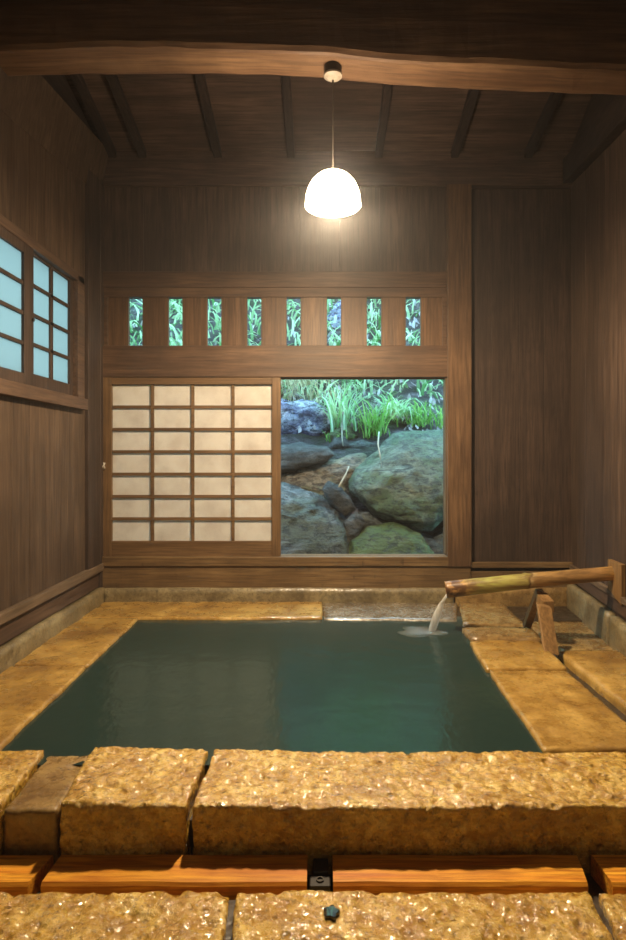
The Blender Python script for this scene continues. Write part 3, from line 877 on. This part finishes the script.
# steam
bm = bmesh.new(); hexa(bm, [(-1.2, .6, -.01), (XR(.6) - .06, .6, -.01), (XR(3.46) - .06, 3.46, -.01), (-1.2, 3.46, -.01), (-1.2, .6, 2.6), (XR(.6) - .06, .6, 2.6), (XR(3.46) - .06, 3.46, 2.6), (-1.2, 3.46, 2.6)])
n = NT('steam')
vs_ = n.n('VolumeScatter'); vs_.inputs['Density'].default_value = 0.0075; vs_.inputs['Color'].default_value = (.95, .95, .97, 1)
n.l(vs_.outputs[0], n.out.inputs['Volume'])
tag(mesh_obj('steam', bm, n.m), 'thin steam hanging in the air of the bath room', 'steam', kind='stuff')

bm = bmesh.new(); bmesh.ops.create_uvsphere(bm, u_segments=32, v_segments=16, radius=.55, matrix=Matrix.Translation((LX, LY, 1.93)))  # haze ball added round the lamp to make its glow
n = NT('lamp glow haze')
tc = n.n('TexCoord'); mp = n.n('Mapping'); mp.inputs['Location'].default_value = (-LX / .55, -LY / .55, -1.93 / .55); mp.inputs['Scale'].default_value = (1 / .55,) * 3
n.l(tc.outputs['Object'], mp.inputs[0])
gr = n.n('TexGradient'); gr.gradient_type = 'QUADRATIC_SPHERE'; n.l(mp.outputs[0], gr.inputs[0])
mu = n.n('Math', operation='MULTIPLY'); mu.inputs[1].default_value = 0.05; n.l(gr.outputs['Fac'], mu.inputs[0])
vs_ = n.n('VolumeScatter'); vs_.inputs['Color'].default_value = (.95, .95, .97, 1); n.l(mu.outputs[0], vs_.inputs['Density'])
n.l(vs_.outputs[0], n.out.inputs['Volume'])
tag(mesh_obj('steam', bm, n.m), 'patch of steam added to make the glow round the pendant lamp', 'steam', kind='stuff')

# ================================================================== outside
ground_pts = [(3.62, -.3), (3.75, 0.0), (4.0, .12), (4.3, .42), (4.6, .85), (4.9, 1.08), (5.3, 1.45), (6.2, 2.7), (7.5, 4.4), (9.5, 6.5)]
def gz(y):
    for (a, za), (b, zb_) in zip(ground_pts, ground_pts[1:]):
        if a <= y <= b:
            return za + (zb_ - za) * (y - a) / (b - a)
    return ground_pts[-1][1]
bm = bmesh.new()
nx, ny = 90, 90
g = []
for j in range(ny + 1):
    y = 3.62 + (9.5 - 3.62) * (j / ny) ** 1.3
    row = []
    for i in range(nx + 1):
        x = -4.5 + 9.5 * i / nx
        p = Vector((x, y, gz(y)))
        p.z += .10 * noise.noise(p * 1.5) + .05 * noise.noise(p * 5)
        p.y += .06 * noise.noise(p * 4 + Vector((9, 0, 0)))
        row.append(bm.verts.new(p))
    g.append(row)
for j in range(ny):
    for i in range(nx):
        bm.faces.new((g[j][i], g[j][i + 1], g[j + 1][i + 1], g[j + 1][i]))
tag(mesh_obj('hillside', bm, M['soil'], smooth=True), 'steep bank of leaf litter and soil rising outside the window', 'ground', kind='structure')

def PW(px, py, d):
    return Vector(((px - 320) / F * d, d, CAMZ + (455 - py) / F * d))

def rock(outline, d, depth, mat, label, amp=.03, seed=0, tilt=0.0, ledge=0.0):
    pts = [PW(a, b, d) for a, b in outline]
    cx = sum(p.x for p in pts) / len(pts); cz = sum(p.z for p in pts) / len(pts)
    pl = [(p.x - cx, p.z - cz) for p in pts]
    def R(th):
        c, s_ = math.cos(th), math.sin(th)
        best = .02
        for (ax, az), (bx, bz) in zip(pl, pl[1:] + pl[:1]):
            ex, ez = bx - ax, bz - az
            den = c * ez - s_ * ex
            if abs(den) < 1e-9: continue
            t = (ax * ez - az * ex) / den
            u = (ax * s_ - az * c) / den
            if t > 0 and -1e-6 <= u <= 1 + 1e-6:
                best = max(best, t)
        return best
    bm = bmesh.new()
    bmesh.ops.create_icosphere(bm, subdivisions=5, radius=1)
    so = Vector((seed * 7.1, seed * 2.3, 0))
    for v in bm.verts:
        u = v.co.copy()
        th = math.atan2(u.z, u.x)
        rho = math.hypot(u.x, u.z)
        rr = rho ** .8
        Rr = R(th)
        fy = (1 if u.y > 0 else -1) * abs(u.y) ** .8
        p = Vector((cx + Rr * math.cos(th) * rr, d + depth * fy, cz + Rr * math.sin(th) * rr))
        p.y += tilt * (p.z - cz)
        n1 = noise.noise_vector(p * 4 + so) * amp
        rid = abs(noise.noise(Vector((p.x * 5 + p.z * 6, p.y * 5, p.z * 12 - p.x * 4)) + so))
        n2 = noise.noise_vector(p * 14 + so) * amp * .45
        dirv = (p - Vector((cx, d, cz))).normalized()
        v.co = p + n1 + n2 - dirv * (rid * amp * 1.1)
    return tag(mesh_obj('rock', bm, mat, smooth=True), label, 'rock')
rock([(345, 489), (352, 472), (372, 455), (392, 434), (410, 429), (450, 430), (490, 445), (500, 480), (480, 510), (445, 512), (425, 526), (412, 527), (395, 523), (370, 510)], 4.35, .38, M['rock_green'], 'big green grey boulder filling the right of the open window', .03, 1, .45)
rock([(262, 450), (300, 442), (328, 446), (336, 455), (328, 463), (300, 468), (262, 480)], 4.45, .16, M['rock_dark'], 'flat dark ledge rock beside the screen, above the beige rock', .02, 2)
rock([(255, 474), (300, 464), (340, 457), (366, 450), (378, 462), (356, 480), (345, 505), (300, 505), (255, 500)], 4.60, .22, M['rock_beige'], 'beige sloping rock between the dark ledge and the lower boulder', .03, 3, .4)
rock([(235, 488), (285, 482), (312, 490), (335, 508), (350, 525), (352, 575), (235, 590)], 4.15, .25, M['rock_grey'], 'blue grey boulder at the lower left of the open window', .03, 4, .35)
rock([(321, 489), (328, 480), (340, 484), (352, 498), (358, 510), (346, 517), (332, 506)], 4.12, .08, M['rock_dark'], 'small dark pointed rock wedged against the big boulder', .012, 5)
rock([(342, 580), (349, 540), (368, 526), (395, 523), (420, 534), (434, 552), (440, 585)], 4.0, .16, M['rock_moss'], 'olive mossy rock at the bottom of the open window', .015, 6, .3)
rock([(385, 524), (402, 524), (430, 534), (470, 518), (500, 570), (430, 585), (410, 545)], 4.2, .18, M['rock_grey'], 'grey rock in the bottom right corner of the open window', .015, 7, .2)
rock([(338, 456), (346, 442), (364, 438), (379, 445), (374, 456), (352, 460)], 4.75, .12, M['rock_grey'], 'grey stone above the beige rock, at the foot of the tall grass', .015, 8)
rock([(326, 449), (334, 437), (346, 437), (352, 447), (338, 453)], 4.72, .1, M['rock_dark'], 'small dark stone behind the flat ledge', .012, 9)
rock([(342, 522), (355, 511), (366, 522), (356, 548), (344, 556)], 4.05, .07, M['rock_dark'], 'narrow dark fragment beside the olive mossy rock', .01, 10)
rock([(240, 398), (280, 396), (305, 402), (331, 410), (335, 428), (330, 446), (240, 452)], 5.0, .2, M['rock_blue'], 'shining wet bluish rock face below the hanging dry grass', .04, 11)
rock([(326, 436), (336, 426), (352, 426), (360, 436), (352, 446), (330, 446)], 4.85, .1, M['rock_moss'], 'round mossy stone right of the wet bluish rock', .012, 12)
rock([(365, 448), (375, 436), (392, 432), (398, 440), (385, 450)], 4.8, .08, M['rock_dark'], 'dark stone in the shade of the grass above the big boulder', .012, 13)
rock([(355, 512), (368, 512), (392, 526), (380, 532), (358, 526)], 4.2, .08, M['rock_grey'], 'flat grey shard under the big boulder edge', .01, 14)
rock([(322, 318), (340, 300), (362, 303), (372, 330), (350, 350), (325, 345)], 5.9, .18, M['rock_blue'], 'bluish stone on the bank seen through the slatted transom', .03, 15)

def blade(bm, base, h, lean, width, seg=5, droop=1.0):
    """curved tapering ribbon"""
    base = Vector(base)
    side = Vector((-lean.y, lean.x, 0))
    if side.length < 1e-4: side = Vector((1, 0, 0))
    side = (side.normalized() + Vector((0.6, 0, 0))).normalized()
    prev = None
    for i in range(seg + 1):
        t = i / seg
        c = base + Vector((lean.x, lean.y, 0)) * (t ** 1.7) + Vector((0, 0, h * (t - droop * .45 * t * t * t)))
        wd = width * (1 - t) ** .7 + .0004
        a, b = bm.verts.new(c - side * wd), bm.verts.new(c + side * wd)
        if prev: bm.faces.new((prev[0], prev[1], b, a))
        prev = (a, b)
def clump(name, px, py, d, n, h, spread, mat, label, cat='grass', width=.006, droop=1.0, bias=(0, 0), base_r=.05):
    c = PW(px, py, d)
    bm = bmesh.new()
    for k in range(n):
        a = random.uniform(0, 6.283)
        l = random.uniform(.2, 1) * spread
        hh = h * random.uniform(.3, 1.15)
        b = c + Vector((random.gauss(0, base_r), random.gauss(0, base_r), random.uniform(-.03, .02)))
        blade(bm, b, hh, Vector((math.cos(a) * l * 1.25 + bias[0], math.sin(a) * l * .7 + bias[1], 0)), width * random.uniform(.5, 1.5), 6, droop * random.uniform(.6, 1.7))
    return tag(mesh_obj(name, bm, mat), label, cat)
random.seed(11)
clump('grass_clump', 342, 432, 4.85, 110, .62, .34, M['leaf_pale'], 'tall pale blue-green grass tuft rising at the middle of the open window', width=.007)
clump('grass_clump', 374, 436, 4.8, 110, .44, .26, M['leaf_green'], 'bright green grass tuft above the top of the big boulder', width=.007)
clump('grass_clump', 394, 418, 4.95, 120, .34, .34, M['leaf_pale'], 'low spreading pale fern-like grass behind the bright green tuft', width=.009, droop=1.5)
clump('grass_clump', 416, 424, 4.9, 100, .30, .22, M['leaf_green'], 'short yellow-green grass tuft over the boulder near the post', width=.006)
clump('grass_clump', 441, 426, 4.85, 50, .28, .14, M['leaf_green'], 'small grass tuft touching the window post', width=.005)
clump('grass_clump', 292, 384, 5.1, 120, .34, .30, M['leaf_dry'], 'dry yellowish grass hanging over the wet bluish rock', width=.006, droop=3.6, bias=(0, -.12), base_r=.14)
clump('grass_clump', 316, 400, 5.05, 22, .30, .22, M['leaf_dry'], 'long arching straw-coloured blades left of the tall pale tuft', width=.008, droop=2.0)
clump('grass_clump', 336, 440, 4.75, 26, .12, .09, M['leaf_green'], 'tiny green tuft on the round mossy stone', width=.005)
# undergrowth
bm = bmesh.new()
for k in range(11000):
    y = random.uniform(5.15, 7.6)
    x = random.uniform(-.62, .52) * y * .75
    b = Vector((x, y, gz(y) + random.uniform(-.05, .05)))
    if random.random() > .35 + .65 * (noise.noise(Vector((x * 2.2, y * 2.2, 3))) + .55): continue
    a = random.uniform(0, 6.283); l = random.uniform(.05, .28)
    blade(bm, b, random.uniform(.08, .30), Vector((math.cos(a) * l, math.sin(a) * l - .08, 0)), random.uniform(.006, .018), 4, random.uniform(.6, 2.2))
tag(mesh_obj('undergrowth', bm, M['leaf_mix']), 'dense tangled green undergrowth covering the bank outside', 'undergrowth', kind='stuff')
bm = bmesh.new()
for k in range(2600):
    y = random.uniform(4.75, 7.4)
    x = random.uniform(-.62, .52) * y * .75
    c = Vector((x, y - .02, gz(y) + .03 + random.uniform(0, .06)))
    m = Matrix.Translation(c) @ Matrix.Rotation(random.uniform(0, 6.3), 4, 'Z') @ Matrix.Rotation(random.uniform(.2, 1.4), 4, 'X') 
    s_ = random.uniform(.012, .035)
    vs = [bm.verts.new(m @ Vector(q)) for q in ((-s_ * .4, -s_, 0), (s_ * .4, -s_ * .6, .004), (s_ * .5, s_ * .4, 0), (0, s_ * 1.3, .006), (-s_ * .5, s_ * .4, 0))]
    bm.faces.new(vs)
tag(mesh_obj('leaf_litter', bm, M['leaf_litter']), 'scattered pale dead leaves on the bank outside', 'leaves', kind='stuff')
def twig(pts, r, label):
    bm = bmesh.new(); tube(bm, [PW(*p) for p in pts], [r * (1 - .6 * i / len(pts)) for i in range(len(pts))], 6)
    tag(mesh_obj('twig', bm, M['twig'], smooth=True), label, 'twig')
twig([(339, 487, 4.0), (342, 481, 4.02), (346, 474, 4.05), (349, 466, 4.1)], .007, 'short pale twig standing beside the small dark pointed rock')
twig([(379, 432, 4.3), (378, 444, 4.1), (380, 455, 4.0), (382, 468, 3.97)], .006, 'pale drooping stem hanging over the big boulder')
twig([(343, 412, 4.75), (342, 425, 4.7), (342, 437, 4.65), (343, 446, 4.6)], .008, 'straw-coloured stem in front of the round mossy stone')
